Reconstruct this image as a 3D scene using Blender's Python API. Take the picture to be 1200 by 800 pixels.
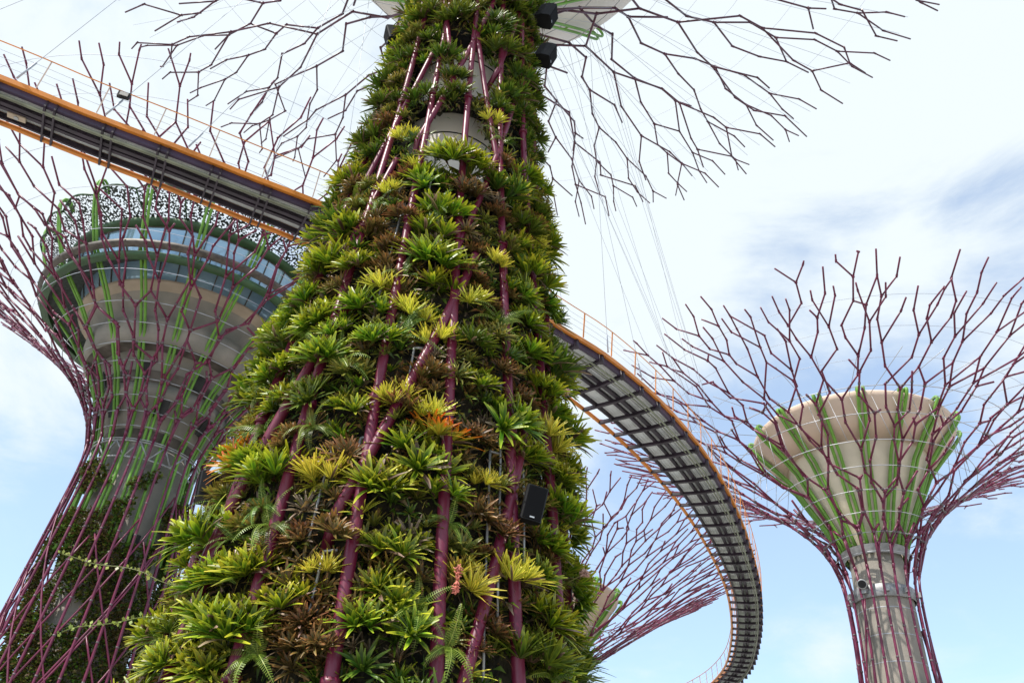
import bpy, math, random
import numpy as np
from math import sin, cos, radians as R, pi
rnd = random.Random(7)
SC = bpy.context.scene
COL = SC.collection
for o in list(bpy.data.objects): bpy.data.objects.remove(o)

# ------------------------------------------------------------------ camera
from mathutils import Vector, Matrix
ELEV, ROLL, FPX = R(35.7), R(4.5), 969.0
CAM = Vector((0, 0, 1.6))
Fv = Vector((0, cos(ELEV), sin(ELEV))); R0 = Vector((1, 0, 0)); U0 = Vector((0, -sin(ELEV), cos(ELEV)))
Rv = R0 * cos(ROLL) + U0 * sin(ROLL); Uv = -R0 * sin(ROLL) + U0 * cos(ROLL)
cd = bpy.data.cameras.new("camera"); cam = bpy.data.objects.new("camera", cd); COL.objects.link(cam)
m = Matrix((Rv, Uv, -Fv)).transposed().to_4x4(); m.translation = CAM; cam.matrix_world = m
cd.sensor_width = 36; cd.lens = 36 * FPX / 1200; cd.clip_end = 6000; cd.clip_start = 0.1
SC.camera = cam
def px_of(p):
    q = Vector(p) - CAM; w = q.dot(Fv)
    return 600 + FPX * q.dot(Rv) / w, 400 - FPX * q.dot(Uv) / w

# ------------------------------------------------------------------ sky, sun, exposure
SUN_DIR = Vector((-0.62, -0.50, 1.15)).normalized()
sun_el = math.asin(SUN_DIR.z); sun_az = math.atan2(SUN_DIR.x, SUN_DIR.y)
W = bpy.data.worlds.new("World"); SC.world = W; W.use_nodes = True
nt = W.node_tree; nt.nodes.clear(); N = nt.nodes.new; L = nt.links.new
out = N('ShaderNodeOutputWorld'); bg = N('ShaderNodeBackground'); bg.inputs[1].default_value = 0.13
sky = N('ShaderNodeTexSky'); sky.sky_type = 'NISHITA'; sky.sun_disc = False
sky.sun_elevation = sun_el; sky.sun_rotation = sun_az; sky.air_density = 1.0; sky.dust_density = 1.6; sky.ozone_density = 1.5
tc = N('ShaderNodeTexCoord')
mp = N('ShaderNodeMapping'); mp.inputs['Scale'].default_value = (1.0, 1.0, 2.2); L(tc.outputs['Generated'], mp.inputs[0])
n1 = N('ShaderNodeTexNoise'); n1.inputs['Scale'].default_value = 3.6; n1.inputs['Detail'].default_value = 9
n1.inputs['Roughness'].default_value = 0.6; n1.inputs['Distortion'].default_value = 0.35; L(mp.outputs[0], n1.inputs['Vector'])
def dirpx(x, y): return (Fv * FPX + Rv * (x - 600) + Uv * (400 - y)).normalized()
acc = n1.outputs[0]
for (x, y, half, amt) in [(1195, 285, 7, .20), (950, 420, 12, .13), (1090, 640, 18, .16), (40, 590, 13, .18), (800, 620, 14, .12),
                          (250, 0, 42, -.20), (930, 110, 27, -.24), (760, 330, 8, -.10), (960, 690, 6, -.13), (20, 500, 5, -.08), (1180, 680, 5, -.08)]:
    d = dirpx(x, y)
    dp = N('ShaderNodeVectorMath'); dp.operation = 'DOT_PRODUCT'; dp.inputs[1].default_value = d
    nv = N('ShaderNodeVectorMath'); nv.operation = 'NORMALIZE'; L(tc.outputs['Generated'], nv.inputs[0]); L(nv.outputs[0], dp.inputs[0])
    mr = N('ShaderNodeMapRange'); mr.interpolation_type = 'SMOOTHSTEP'
    mr.inputs['From Min'].default_value = cos(R(half)); mr.inputs['From Max'].default_value = 1
    mr.inputs['To Min'].default_value = 0; mr.inputs['To Max'].default_value = -amt
    L(dp.outputs['Value'], mr.inputs['Value'])
    ad = N('ShaderNodeMath'); L(acc, ad.inputs[0]); L(mr.outputs[0], ad.inputs[1]); acc = ad.outputs[0]
cr = N('ShaderNodeMapRange'); cr.interpolation_type = 'SMOOTHSTEP'
cr.inputs['From Min'].default_value = 0.36; cr.inputs['From Max'].default_value = 0.70; cr.inputs['To Min'].default_value = 0.32; cr.inputs['To Max'].default_value = 0.97
L(acc, cr.inputs['Value'])
mx = N('ShaderNodeMix'); mx.data_type = 'RGBA'; L(cr.outputs[0], mx.inputs['Factor'])
sg = N('ShaderNodeVectorMath'); sg.operation = 'MULTIPLY'; sg.inputs[1].default_value = (1.75, 2.05, 2.15); L(sky.outputs[0], sg.inputs[0])
L(sg.outputs[0], mx.inputs['A']); mx.inputs['B'].default_value = (6.7, 7.3, 7.6, 1)
L(mx.outputs['Result'], bg.inputs[0]); L(bg.outputs[0], out.inputs[0])
sl = bpy.data.lights.new("sun", 'SUN'); sl.energy = 5.0; sl.angle = R(0.5); sl.color = (1, .95, .87)
so = bpy.data.objects.new("sun", sl); COL.objects.link(so); so.rotation_euler = (-SUN_DIR).to_track_quat('-Z', 'Y').to_euler()
SC.view_settings.view_transform = 'Standard'; SC.view_settings.look = 'None'; SC.view_settings.exposure = 0.1; SC.view_settings.gamma = 1
SC.render.resolution_x = 1024; SC.render.resolution_y = 682

# ------------------------------------------------------------------ materials
def mat(name, c, rough=.6, metal=0., var=0., vscale=3., c2=None, bump=0., bscale=20., spec=.5, objvar=0., translucent=0.):
    M = bpy.data.materials.new(name); M.use_nodes = True; t = M.node_tree; b = t.nodes['Principled BSDF']
    b.inputs['Roughness'].default_value = rough; b.inputs['Metallic'].default_value = metal
    b.inputs['Specular IOR Level'].default_value = spec
    co = t.nodes.new('ShaderNodeTexCoord')
    src = None
    if c2 or var:
        n = t.nodes.new('ShaderNodeTexNoise'); n.inputs['Scale'].default_value = vscale; n.inputs['Detail'].default_value = 6
        t.links.new(co.outputs['Object'], n.inputs[0])
        mr = t.nodes.new('ShaderNodeMapRange'); mr.inputs['From Min'].default_value = .38; mr.inputs['From Max'].default_value = .62
        t.links.new(n.outputs[0], mr.inputs[0])
        mi = t.nodes.new('ShaderNodeMix'); mi.data_type = 'RGBA'; t.links.new(mr.outputs[0], mi.inputs['Factor'])
        a = c; bb = c2 or c
        mi.inputs['A'].default_value = (*[x * (1 - var) for x in a], 1); mi.inputs['B'].default_value = (*[x * (1 + var) for x in bb], 1)
        src = mi.outputs['Result']
    if objvar:
        oi = t.nodes.new('ShaderNodeObjectInfo'); hs = t.nodes.new('ShaderNodeHueSaturation')
        m1 = t.nodes.new('ShaderNodeMapRange'); m1.inputs['To Min'].default_value = .5 - .035 * objvar; m1.inputs['To Max'].default_value = .5 + .03 * objvar
        m2 = t.nodes.new('ShaderNodeMath'); m2.operation = 'MULTIPLY'; m2.inputs[1].default_value = 7.31
        m3 = t.nodes.new('ShaderNodeMath'); m3.operation = 'FRACT'
        m4 = t.nodes.new('ShaderNodeMapRange'); m4.inputs['To Min'].default_value = 1 - .35 * objvar; m4.inputs['To Max'].default_value = 1 + .35 * objvar
        t.links.new(oi.outputs['Random'], m1.inputs[0]); t.links.new(oi.outputs['Random'], m2.inputs[0]); t.links.new(m2.outputs[0], m3.inputs[0]); t.links.new(m3.outputs[0], m4.inputs[0])
        t.links.new(m1.outputs[0], hs.inputs['Hue']); t.links.new(m4.outputs[0], hs.inputs['Value'])
        if src: t.links.new(src, hs.inputs['Color'])
        else: hs.inputs['Color'].default_value = (*c, 1)
        src = hs.outputs[0]
    if src: t.links.new(src, b.inputs['Base Color'])
    else: b.inputs['Base Color'].default_value = (*c, 1)
    if bump:
        n2 = t.nodes.new('ShaderNodeTexNoise'); n2.inputs['Scale'].default_value = bscale; n2.inputs['Detail'].default_value = 5
        bp = t.nodes.new('ShaderNodeBump'); bp.inputs['Strength'].default_value = bump; bp.inputs['Distance'].default_value = .05
        t.links.new(co.outputs['Object'], n2.inputs[0]); t.links.new(n2.outputs[0], bp.inputs['Height']); t.links.new(bp.outputs[0], b.inputs['Normal'])
    if translucent:
        tr = t.nodes.new('ShaderNodeBsdfTranslucent'); ms = t.nodes.new('ShaderNodeMixShader'); ms.inputs[0].default_value = translucent
        if src: t.links.new(src, tr.inputs[0])
        else: tr.inputs[0].default_value = (*c, 1)
        o = t.nodes['Material Output']; t.links.new(b.outputs[0], ms.inputs[1]); t.links.new(tr.outputs[0], ms.inputs[2]); t.links.new(ms.outputs[0], o.inputs[0])
    return M

def leafmat(name, edge, mid, tip, objvar=1., rough=.38, tr=.22):
    """colour across the blade (UV x: 0 edge .. 1 midrib) and a tip colour near the leaf's end (UV y)"""
    M = bpy.data.materials.new(name); M.use_nodes = True; t = M.node_tree; b = t.nodes['Principled BSDF']
    b.inputs['Roughness'].default_value = rough; b.inputs['Specular IOR Level'].default_value = .35
    uv = t.nodes.new('ShaderNodeUVMap'); sp = t.nodes.new('ShaderNodeSeparateXYZ'); t.links.new(uv.outputs[0], sp.inputs[0])
    a = t.nodes.new('ShaderNodeMapRange'); a.inputs['From Min'].default_value = .25; a.inputs['From Max'].default_value = .6; t.links.new(sp.outputs[0], a.inputs[0])
    m1 = t.nodes.new('ShaderNodeMix'); m1.data_type = 'RGBA'; m1.inputs['A'].default_value = (*edge, 1); m1.inputs['B'].default_value = (*mid, 1); t.links.new(a.outputs[0], m1.inputs['Factor'])
    c = t.nodes.new('ShaderNodeMapRange'); c.inputs['From Min'].default_value = .55; c.inputs['From Max'].default_value = 1.05; t.links.new(sp.outputs[1], c.inputs[0])
    m2 = t.nodes.new('ShaderNodeMix'); m2.data_type = 'RGBA'; m2.inputs['B'].default_value = (*tip, 1)
    t.links.new(c.outputs[0], m2.inputs['Factor']); t.links.new(m1.outputs['Result'], m2.inputs['A'])
    # per leaf variation through the blade id stored in UV "id"
    u2 = t.nodes.new('ShaderNodeUVMap'); u2.uv_map = 'BladeUV'; uv.uv_map = 'UVMap'; s2 = t.nodes.new('ShaderNodeSeparateXYZ'); t.links.new(u2.outputs[0], s2.inputs[0])
    oi = t.nodes.new('ShaderNodeObjectInfo'); hs = t.nodes.new('ShaderNodeHueSaturation')
    ad = t.nodes.new('ShaderNodeMath'); t.links.new(oi.outputs['Random'], ad.inputs[0]); t.links.new(s2.outputs[0], ad.inputs[1])
    h = t.nodes.new('ShaderNodeMapRange'); h.inputs['From Max'].default_value = 2; h.inputs['To Min'].default_value = .5 - .035 * objvar; h.inputs['To Max'].default_value = .5 + .035 * objvar
    v = t.nodes.new('ShaderNodeMapRange'); v.inputs['To Min'].default_value = 1 - .4 * objvar; v.inputs['To Max'].default_value = 1 + .4 * objvar
    t.links.new(ad.outputs[0], h.inputs[0]); t.links.new(s2.outputs[1], v.inputs[0]); t.links.new(h.outputs[0], hs.inputs['Hue']); t.links.new(v.outputs[0], hs.inputs['Value'])
    t.links.new(m2.outputs['Result'], hs.inputs['Color']); t.links.new(hs.outputs[0], b.inputs['Base Color'])
    trn = t.nodes.new('ShaderNodeBsdfTranslucent'); ms = t.nodes.new('ShaderNodeMixShader'); ms.inputs[0].default_value = tr
    t.links.new(hs.outputs[0], trn.inputs[0]); o = t.nodes['Material Output']
    t.links.new(b.outputs[0], ms.inputs[1]); t.links.new(trn.outputs[0], ms.inputs[2]); t.links.new(ms.outputs[0], o.inputs[0])
    return M

M = dict(
 purple=mat('magenta painted steel', (.125, .010, .040), .38, 0, .2, 1.2, bump=.05),
 plum=mat('shaded canopy steel', (.07, .012, .03), .4, 0, .2, 1.0),  # canopy steel darkened, its shade from beneath put into the colour
 pipe=mat('glossy magenta pipe', (.20, .008, .048), .4, 0, .4, 1.6, c2=(.11, .012, .03)),
 concrete=mat('weathered concrete', (.36, .335, .29), .85, 0, .38, .5, bump=.25, bscale=6, c2=(.22, .195, .165)),
 concrete_shade=mat('recess shade concrete', (.12, .10, .085), .9, 0, .4, .8),  # darker concrete bands: shade under the soffit steps put into the colour
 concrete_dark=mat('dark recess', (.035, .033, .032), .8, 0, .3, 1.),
 tan=mat('tan rendered soffit', (.40, .32, .24), .8, 0, .1, .5),
 dish=mat('pale dish cladding', (.62, .47, .36), .6, 0, .05, .7),
 dish_in=mat('cream dish cladding', (.66, .57, .44), .6, 0, .08, .7),
 white=mat('white dish cladding', (.72, .66, .58), .5, 0, .05, .6),
 greens=mat('bright green painted steel', (.17, .37, .045), .5, 0, .3, 1., c2=(.12, .27, .03)),
 dkgreen=mat('dark green painted steel', (.035, .085, .03), .5, 0, .2, 1.),
 brownm=mat('dark bronze balustrade', (.09, .075, .06), .55, .2, .3, 2),
 postpale=mat('pale salmon rail post', (.55, .40, .32), .5),
 clamp=mat('dull cable clamp', (.13, .09, .10), .5, .2),
 cable=mat('galvanised cable', (.42, .42, .44), .4, .3),
 cablew=mat('pale stay cable', (.42, .45, .52), .5, .2),
 grey=mat('grey galvanised steel', (.30, .30, .30), .5, .4, .2, 2),
 orange=mat('orange painted steel', (.62, .21, .025), .42, 0, .12, 1.5),
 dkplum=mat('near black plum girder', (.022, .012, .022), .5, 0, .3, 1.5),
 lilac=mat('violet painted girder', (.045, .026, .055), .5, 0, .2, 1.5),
 deck=mat('galvanised corrugated deck sheet', (.86, .86, .84), .5, 0, .1, .8, c2=(.70, .71, .70)),
 conduit=mat('grey green conduit', (.20, .21, .15), .5, 0, .2, 2),
 black=mat('black speaker cabinet', (.009, .009, .010), .6, 0, .2, 5, spec=.25),
 grille=mat('black speaker grille', (.005, .005, .006), .85, spec=.15),
 silver=mat('silver badge', (.6, .6, .62), .3, .8),
 soil=mat('dark planting fabric', (.014, .014, .009), .95, 0, .5, 5, bump=.6, bscale=12, c2=(.035, .03, .018)),
 glass=mat('sky reflection glazing', (.34, .54, .72), .06, .25, .3, .35, c2=(.30, .42, .50)),  # reflected blue sky put into the base colour
 deckfloor=mat('dark grating', (.05, .06, .05), .7, 0, .3, 3),
 ground=mat('pale granite paving', (.42, .40, .37), .85, 0, .2, .25, c2=(.34, .33, .31)),
 lawn=mat('lawn', (.05, .09, .02), .9, 0, .4, .5),
 signm=mat('pale sign face', (.35, .33, .30), .6),
 flower=mat('dried pinkish flower head', (.45, .27, .22), .8, 0, .3, 10),
 redf=mat('coral pink flower spike', (.55, .16, .11), .6, 0, .3, 10),
)
LM = dict(
 moss=leafmat('climber leaf', (.14, .17, .025), (.08, .13, .018), (.22, .20, .04), 1.4),
 rust=leafmat('reddish climber leaf', (.19, .12, .045), (.09, .065, .022), (.2, .10, .04), 1.4),
 lime=leafmat('lime bromeliad leaf', (.19, .28, .012), (.075, .14, .010), (.50, .49, .03), 1.3),  # yellowish tip, brightened so that sunlit highlights sit in the colour
 green=leafmat('green bromeliad leaf', (.09, .135, .012), (.05, .09, .01), (.19, .22, .02), 1.2),
 variegated=leafmat('yellow edged bromeliad leaf', (.86, .74, .09), (.34, .36, .03), (.80, .66, .09), .7),
 bronze=leafmat('bronze bromeliad leaf', (.19, .095, .035), (.085, .075, .022), (.34, .15, .05)),
 orange=leafmat('orange tipped bromeliad leaf', (.34, .28, .02), (.20, .24, .02), (.75, .19, .01)),
 olive=leafmat('olive bromeliad leaf', (.21, .20, .035), (.11, .13, .022), (.38, .28, .05)),
 fern=leafmat('fern frond', (.18, .26, .035), (.11, .19, .02), (.32, .36, .08)),
 dead=leafmat('withered leaf', (.20, .13, .075), (.11, .07, .045), (.36, .25, .18)),
)

# ------------------------------------------------------------------ mesh helpers
class MB:
    def __init__(s): s.v = []; s.f = []; s.mi = []; s.uv = []; s.id = []; s.sm = []; s.cur = 0; s.useuv = False
    def quad(s, idx, uv=None, idv=None, smooth=False):
        s.f.append(idx); s.mi.append(s.cur); s.sm.append(smooth)
        s.uv.append(uv); s.id.append(idv)
        if uv: s.useuv = True
    def tube(s, pts, r, n=6, cap=True):
        pts = [Vector(p) for p in pts]; rings = []
        rr = r if isinstance(r, (list, tuple)) else [r] * len(pts)
        d = (pts[1] - pts[0]).normalized(); a = d.orthogonal().normalized()
        for i, p in enumerate(pts):
            if i == 0: t = d
            elif i == len(pts) - 1: t = (pts[i] - pts[i - 1]).normalized()
            else: t = ((pts[i] - pts[i - 1]).normalized() + (pts[i + 1] - pts[i]).normalized()).normalized()
            a = (a - t * a.dot(t)).normalized(); b = t.cross(a)
            base = len(s.v)
            for k in range(n):
                an = 2 * pi * k / n; s.v.append(p + (a * cos(an) + b * sin(an)) * rr[i])
            rings.append(base)
        for i in range(len(pts) - 1):
            for k in range(n):
                k2 = (k + 1) % n; s.quad((rings[i] + k, rings[i] + k2, rings[i + 1] + k2, rings[i + 1] + k), smooth=True)
        if cap:
            s.quad(tuple(rings[0] + k for k in reversed(range(n)))); s.quad(tuple(rings[-1] + k for k in range(n)))
    def bar(s, p0, p1, w, h, up=Vector((0, 0, 1))):
        p0 = Vector(p0); p1 = Vector(p1); t = (p1 - p0).normalized(); a = t.cross(up).normalized(); b = a.cross(t)
        base = len(s.v)
        for p in (p0, p1):
            for sa, sb in ((-1, -1), (1, -1), (1, 1), (-1, 1)): s.v.append(p + a * w * sa / 2 + b * h * sb / 2)
        for q in ((3, 2, 1, 0), (4, 5, 6, 7), (0, 1, 5, 4), (1, 2, 6, 5), (2, 3, 7, 6), (3, 0, 4, 7)): s.quad(tuple(base + i for i in q))
    def ribbon(s, stations, prof, closed=True):
        """sweep a profile [(across, z)] along stations [(origin, across_vec, width)]"""
        base = len(s.v); n = len(prof)
        for (o, ac, w) in stations:
            for (u, z, k) in prof: s.v.append(o + ac * (u * w + k) + Vector((0, 0, z)))
        m_ = n if closed else n - 1
        for i in range(len(stations) - 1):
            for k in range(m_):
                k2 = (k + 1) % n; s.quad((base + i * n + k, base + i * n + k2, base + (i + 1) * n + k2, base + (i + 1) * n + k))
    def lathe(s, c, prof, n=48, smooth=True, th=None):
        base = len(s.v)
        for (r, z) in prof:
            for k in range(n):
                a = 2 * pi * k / n; s.v.append(Vector((c[0] + r * cos(a), c[1] + r * sin(a), z)))
        for i in range(len(prof) - 1):
            for k in range(n):
                k2 = (k + 1) % n; s.quad((base + i * n + k, base + i * n + k2, base + (i + 1) * n + k2, base + (i + 1) * n + k), smooth=smooth)
    def build(s, name, mats, parent=None, link=True):
        me = bpy.data.meshes.new(name); me.from_pydata([tuple(v) for v in s.v], [], s.f)
        if not isinstance(mats, (list, tuple)): mats = [mats]
        for m_ in mats: me.materials.append(m_)
        me.polygons.foreach_set('material_index', s.mi); me.polygons.foreach_set('use_smooth', s.sm)
        if s.useuv:
            me.uv_layers.new(name='UVMap'); me.uv_layers.new(name='BladeUV'); u = me.uv_layers['UVMap']; u2 = me.uv_layers['BladeUV']; a = []; b = []
            for f, q, i in zip(s.f, s.uv, s.id):
                q = q or [(0, 0)] * len(f); i = i or (0, 0)
                for k in range(len(f)): a += q[k]; b += i
            u.data.foreach_set('uv', a); u2.data.foreach_set('uv', b)
        if me.validate(): print('INVALID', name)
        me.update()
        o = bpy.data.objects.new(name, me)
        if link: COL.objects.link(o)
        if parent: o.parent = parent; o.matrix_parent_inverse = Matrix.Translation(-parent.location)
        return o
def tag(o, label=None, cat=None, group=None, kind=None):
    if label: o['label'] = label
    if cat: o['category'] = cat
    if group: o['group'] = group
    if kind: o['kind'] = kind
    return o
def empty(name, loc, label, cat, group=None):
    o = bpy.data.objects.new(name, None); COL.objects.link(o); o.location = loc; o.empty_display_size = .5
    return tag(o, label, cat, group)

# ------------------------------------------------------------------ ground
g = MB(); n = 90
for i in range(n + 1):
    for j in range(n + 1):
        s_ = lambda t: math.copysign(abs(t) ** 2.2, t) * 2500
        g.v.append(Vector((s_(i / n * 2 - 1), s_(j / n * 2 - 1), 0)))
for i in range(n):
    for j in range(n): a = i * (n + 1) + j; g.quad((a, a + n + 1, a + n + 2, a + 1))
tag(g.build('ground', M['ground']), kind='structure')
g = MB(); g.lathe((25, 60), [(14, .0), (14, .12), (13.7, .124), (0.01, .124)], 64); tag(g.build('lawn', M['lawn']), kind='structure')

# ------------------------------------------------------------------ steel tree towers
class Prof:
    def __init__(s, pts):
        s.z = [p[0] for p in pts]; s.r = [p[1] for p in pts]; s.s = [0]
        # smooth resample
        Z = []; Rr = []
        P = [pts[0]] + list(pts) + [(2 * pts[-1][0] - pts[-2][0], 2 * pts[-1][1] - pts[-2][1])]
        for i in range(1, len(P) - 2):
            for k in range(10):
                t = k / 10; p0, p1, p2, p3 = P[i - 1], P[i], P[i + 1], P[i + 2]
                f = lambda c: .5 * (2 * p1[c] + (-p0[c] + p2[c]) * t + (2 * p0[c] - 5 * p1[c] + 4 * p2[c] - p3[c]) * t * t + (-p0[c] + 3 * p1[c] - 3 * p2[c] + p3[c]) * t ** 3)
                Z.append(f(0)); Rr.append(f(1))
        Z.append(pts[-1][0]); Rr.append(pts[-1][1])
        s.Z = np.array(Z); s.R = np.array(Rr); s.S = np.concatenate([[0], np.cumsum(np.hypot(np.diff(s.Z), np.diff(s.R)))])
        s.L = s.S[-1]
    def at(s, q): return float(np.interp(q, s.S, s.R)), float(np.interp(q, s.S, s.Z))
    def s_of_z(s, z): return float(np.interp(z, s.Z, s.S))
    def r_of_z(s, z): return float(np.interp(z, s.Z, s.R))

def axis(az, D): a = R(az); return D * sin(a), D * cos(a)

def grow(P, nr, s0, seed, dmax, th0=0., closed=.3, kink=1.):
    """a honeycomb that opens outward: stems run up, fork to the gaps beside them, and most meeting arms are left short"""
    rr = random.Random(seed); segs = [[] for _ in range(nr)]; smax = P.L
    stems = [(th0 + 2 * pi * i / nr, s0, i) for i in range(nr)]; n = nr; phase = th0; s = s0
    while stems:
        r = P.at(s)[0]; sp0 = 2 * pi * r / n; frac = (s - s0) / (smax - s0)
        dA = max(.95 * sp0, 1.3) * (1.6 if frac < .3 else 1); dB = max(.98 * sp0, 1.45)
        tops = {}
        for (th, sv, i) in stems:      # run up
            s2 = sv + dA * rr.uniform(.6, 1.35); t2 = th + rr.uniform(-.16, .16) * 2 * pi / n * kink
            if s2 > smax * rr.uniform(.93, 1.0):
                e = min(s2, smax); segs[i].append(((th, sv), (th + (t2 - th) * .6, max(sv + .5, e)))); continue
            segs[i].append(((th, sv), (t2, s2))); tops[round((th - phase) / (2 * pi / n)) % n] = (t2, s2, i)
        if not tops: break
        r2 = P.at(s + dA)[0]; dbl = 2 * pi * r2 / n > dmax
        new = []; snext = s + dA + dB
        if dbl:
            for c, (th, sv, i) in tops.items():
                for sg_ in (-1, 1):
                    if rr.random() < .02: continue
                    t2 = th + sg_ * 2 * pi / n * .25 * rr.uniform(.8, 1.25); s2 = sv + dB * rr.uniform(.75, 1.2)
                    tc_ = phase + 2 * pi / n * (c + sg_ * .25); t2 = tc_ + (t2 - tc_) * .6
                    if s2 > smax: s2 = smax; segs[i].append(((th, sv), (t2, s2))); continue
                    segs[i].append(((th, sv), (t2, s2))); new.append((t2, s2, i, tc_))
            phase = phase - 2 * pi / n * .25; n *= 2
        else:
            for c in range(n):
                a, b = tops.get(c), tops.get((c + 1) % n)
                opt = [x for x in (a, b) if x]
                if not opt: continue
                tc_ = phase + 2 * pi / n * (c + .5); t2 = tc_ + rr.uniform(-.15, .15) * 2 * pi / n; rr.shuffle(opt)
                full = None
                if frac > .45 and rr.random() < .03: continue
                for q, (th, sv, i) in enumerate(opt):
                    tt = t2 + round((th - t2) / (2 * pi)) * 2 * pi
                    s2 = full if full else sv + dB * rr.uniform(.75, 1.2)
                    if s2 <= sv + .3: continue
                    if s2 > smax: f = (smax - sv) / (s2 - sv); segs[i].append(((th, sv), (th + (tt - th) * f, smax))); continue
                    if q == 0: full = s2; segs[i].append(((th, sv), (tt, s2))); new.append((tt, s2, i, tc_))
                    else:
                        z_ = rr.random()
                        if z_ < closed: segs[i].append(((th, sv), (tt, s2)))
                        elif z_ < closed + .45: f = rr.uniform(.4, .75); segs[i].append(((th, sv), (th + (tt - th) * f, sv + (s2 - sv) * f)))
            phase = phase + 2 * pi / n * .5
        keep = []
        for (t2, s2, i, tc_) in new:
            if frac > .8 and rr.random() < .05: continue
            keep.append((tc_ + ((t2 - tc_ + pi) % (2 * pi) - pi), s2, i))
        stems = keep; s = snext
    return segs

def tree_tower(label, az, D, prof, nr, s_wz, seed, rad, rad_tip, dmax, group, twist=.004, braces=9, th0=0., canopy_mat='purple', root=None, base_mat='purple', brace_top=None, closed=.3, clamps=(), dmax2=2.4):
    cx, cy = axis(az, D); P = Prof(prof)
    if root is None: root = empty('steel_tree_tower', (cx, cy, 0), label, 'tree tower', group)
    s0 = P.s_of_z(s_wz)
    def p3(th, s):
        r, z = P.at(s); return Vector((cx + r * cos(th), cy + r * sin(th), z))
    segs = grow(P, nr, s0, seed, dmax, th0, closed)
    segs2 = grow(P, nr, s0, seed + 40, dmax2, th0, .12, .8)
    def p4(th, s):
        r, z = P.at(s); f = (s - s0) / (P.L - s0); r *= 1 - .07 * f; z -= .035 * P.Z[-1] * f * f
        return Vector((cx + r * cos(th), cy + r * sin(th), z))
    rs = random.Random(seed + 5)
    for i in range(nr):
        mb = MB(); pts = []
        for k in range(25):
            s = s0 * k / 24; pts.append(p3(th0 + 2 * pi * i / nr + twist * (s - s0), s))
        mb.tube(pts, rad, 8)
        mb.cur = 1
        for (a, b, pf_) in [(*q_, p3) for q_ in segs[i]] + [(*q_, p4) for q_ in segs2[i]]:
            pa, pb = pf_(*a), pf_(*b); f0 = (a[1] - s0) / (P.L - s0); f1 = (b[1] - s0) / (P.L - s0)
            d = (pb - pa).normalized()
            r0_, r1_ = rad * (1 - f0) + rad_tip * f0, rad * (1 - f1) + rad_tip * f1
            mb.tube([pa - d * rad * .5, pb + d * rad * .5], [r0_, r1_], 6)
            mb.tube([pa - d * r0_ * 1.5, pa + d * r0_ * 2.2], r0_ * 1.28, 6)      # welded node
            for zc in clamps:
                if min(pa.z, pb.z) < zc < max(pa.z, pb.z):
                    mb.cur = 2; q = pa.lerp(pb, (zc - pa.z) / (pb.z - pa.z)); mb.tube([q - d * .09, q + d * .09], r0_ * 1.35, 6); mb.cur = 1
        mb.cur = 2
        for q in range(2, 24, 2):
            s = s0 * q / 24; p_ = p3(th0 + 2 * pi * i / nr + twist * (s - s0), s); mb.tube([p_ - Vector((0, 0, .06)), p_ + Vector((0, 0, .06))], rad * 1.2, 6)
        mb.build('steel_branch', [M[base_mat], M[canopy_mat], M['clamp']], root)
    bt = P.s_of_z(brace_top) if brace_top else s0 * 1.12
    for k in range(braces):
        for sg_ in (1, -1):
            sa = rs.uniform(.0, .35) * s0; sb = min(bt, sa + rs.uniform(.4, .75) * s0); t0 = th0 + 2 * pi * k / braces + rs.uniform(-.15, .15)
            mb = MB(); mb.tube([p3(t0 + sg_ * .075 * (s - sa), s) for s in np.linspace(sa, sb, 12)], rad * .72, 6); mb.build('diagonal_brace', M[base_mat], root)
    return root, P, (cx, cy), p3

def ring_cables(root, c, P, zs, r_, n=64, jit=0., name='ring_cable', m_='cable', inset=0.):
    for z in zs:
        mb = MB(); r = P.r_of_z(z) - inset
        pts = [Vector((c[0] + r * cos(2 * pi * k / n), c[1] + r * sin(2 * pi * k / n), z)) for k in range(n + 1)]
        mb.tube(pts, r_, 4, cap=False); mb.build(name, M[m_], root)

def green_strut(root, c, a, pr, hook, gap=.28, rad=.09):
    """pair of green ribs following radius profile pr, ending in a hook that curls over the rim"""
    mb = MB(); ca, sa = cos(a), sin(a); side = Vector((-sa, ca, 0))
    pts = [Vector((c[0] + r * ca, c[1] + r * sa, z)) for r, z in pr]
    d = (pts[-1] - pts[-2]).normalized(); o = pts[-1]; outw = Vector((ca, sa, 0)); up = Vector((0, 0, 1))
    hk = []
    for k in range(1, 8):
        t = k / 7 * pi * .95; hk.append(o + d * (hook * 1.1 * sin(t)) + (-outw * .9 + up * .25) * hook * (1 - cos(t)) * .55)
    for sd in (-1, 1): mb.tube([p + side * gap * sd * .5 for p in pts + hk], rad, 6)
    for i in range(1, len(pts)): 
        q = (pts[i] + pts[i - 1]) / 2; mb.bar(q - side * gap * .5, q + side * gap * .5, .05, .05)
    return mb.build('green_rib', M['greens'], root)

# ================= far right tower with pale dish
rootR, PR, cR, p3R = tree_tower('steel tree tower with a pale beige dish on a slim bare concrete trunk', 25.9, 63.5,
    [(0, 4.6), (8, 3.5), (14, 2.75), (19, 2.45), (23, 2.5), (25.2, 2.9), (27.2, 3.9), (29.2, 5.6), (31.2, 8.0), (33.4, 11.2), (35.6, 15.6), (37.6, 20.6)], 19, 24.2, 11,
    .088, .056, 1.9, 'steel tree towers', braces=7, dmax2=2.6, th0=.05, clamps=(26.4, 27.6, 28.8, 30.0, 31.2, 32.4, 33.5))
mb = MB(); mb.lathe(cR, [(1.95, 0), (1.95, 22.6)], 40); mb.build('concrete_trunk', M['concrete'], rootR)
mb = MB(); mb.lathe(cR, [(1.86, 22.61), (1.82, 25.7)], 40); mb.build('upper_trunk', M['concrete'], rootR)
mb = MB(); mb.lathe(cR, [(2.1, 22.3), (2.16, 22.35), (2.16, 23.15), (2.1, 23.2), (1.9, 23.2)], 40)
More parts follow.
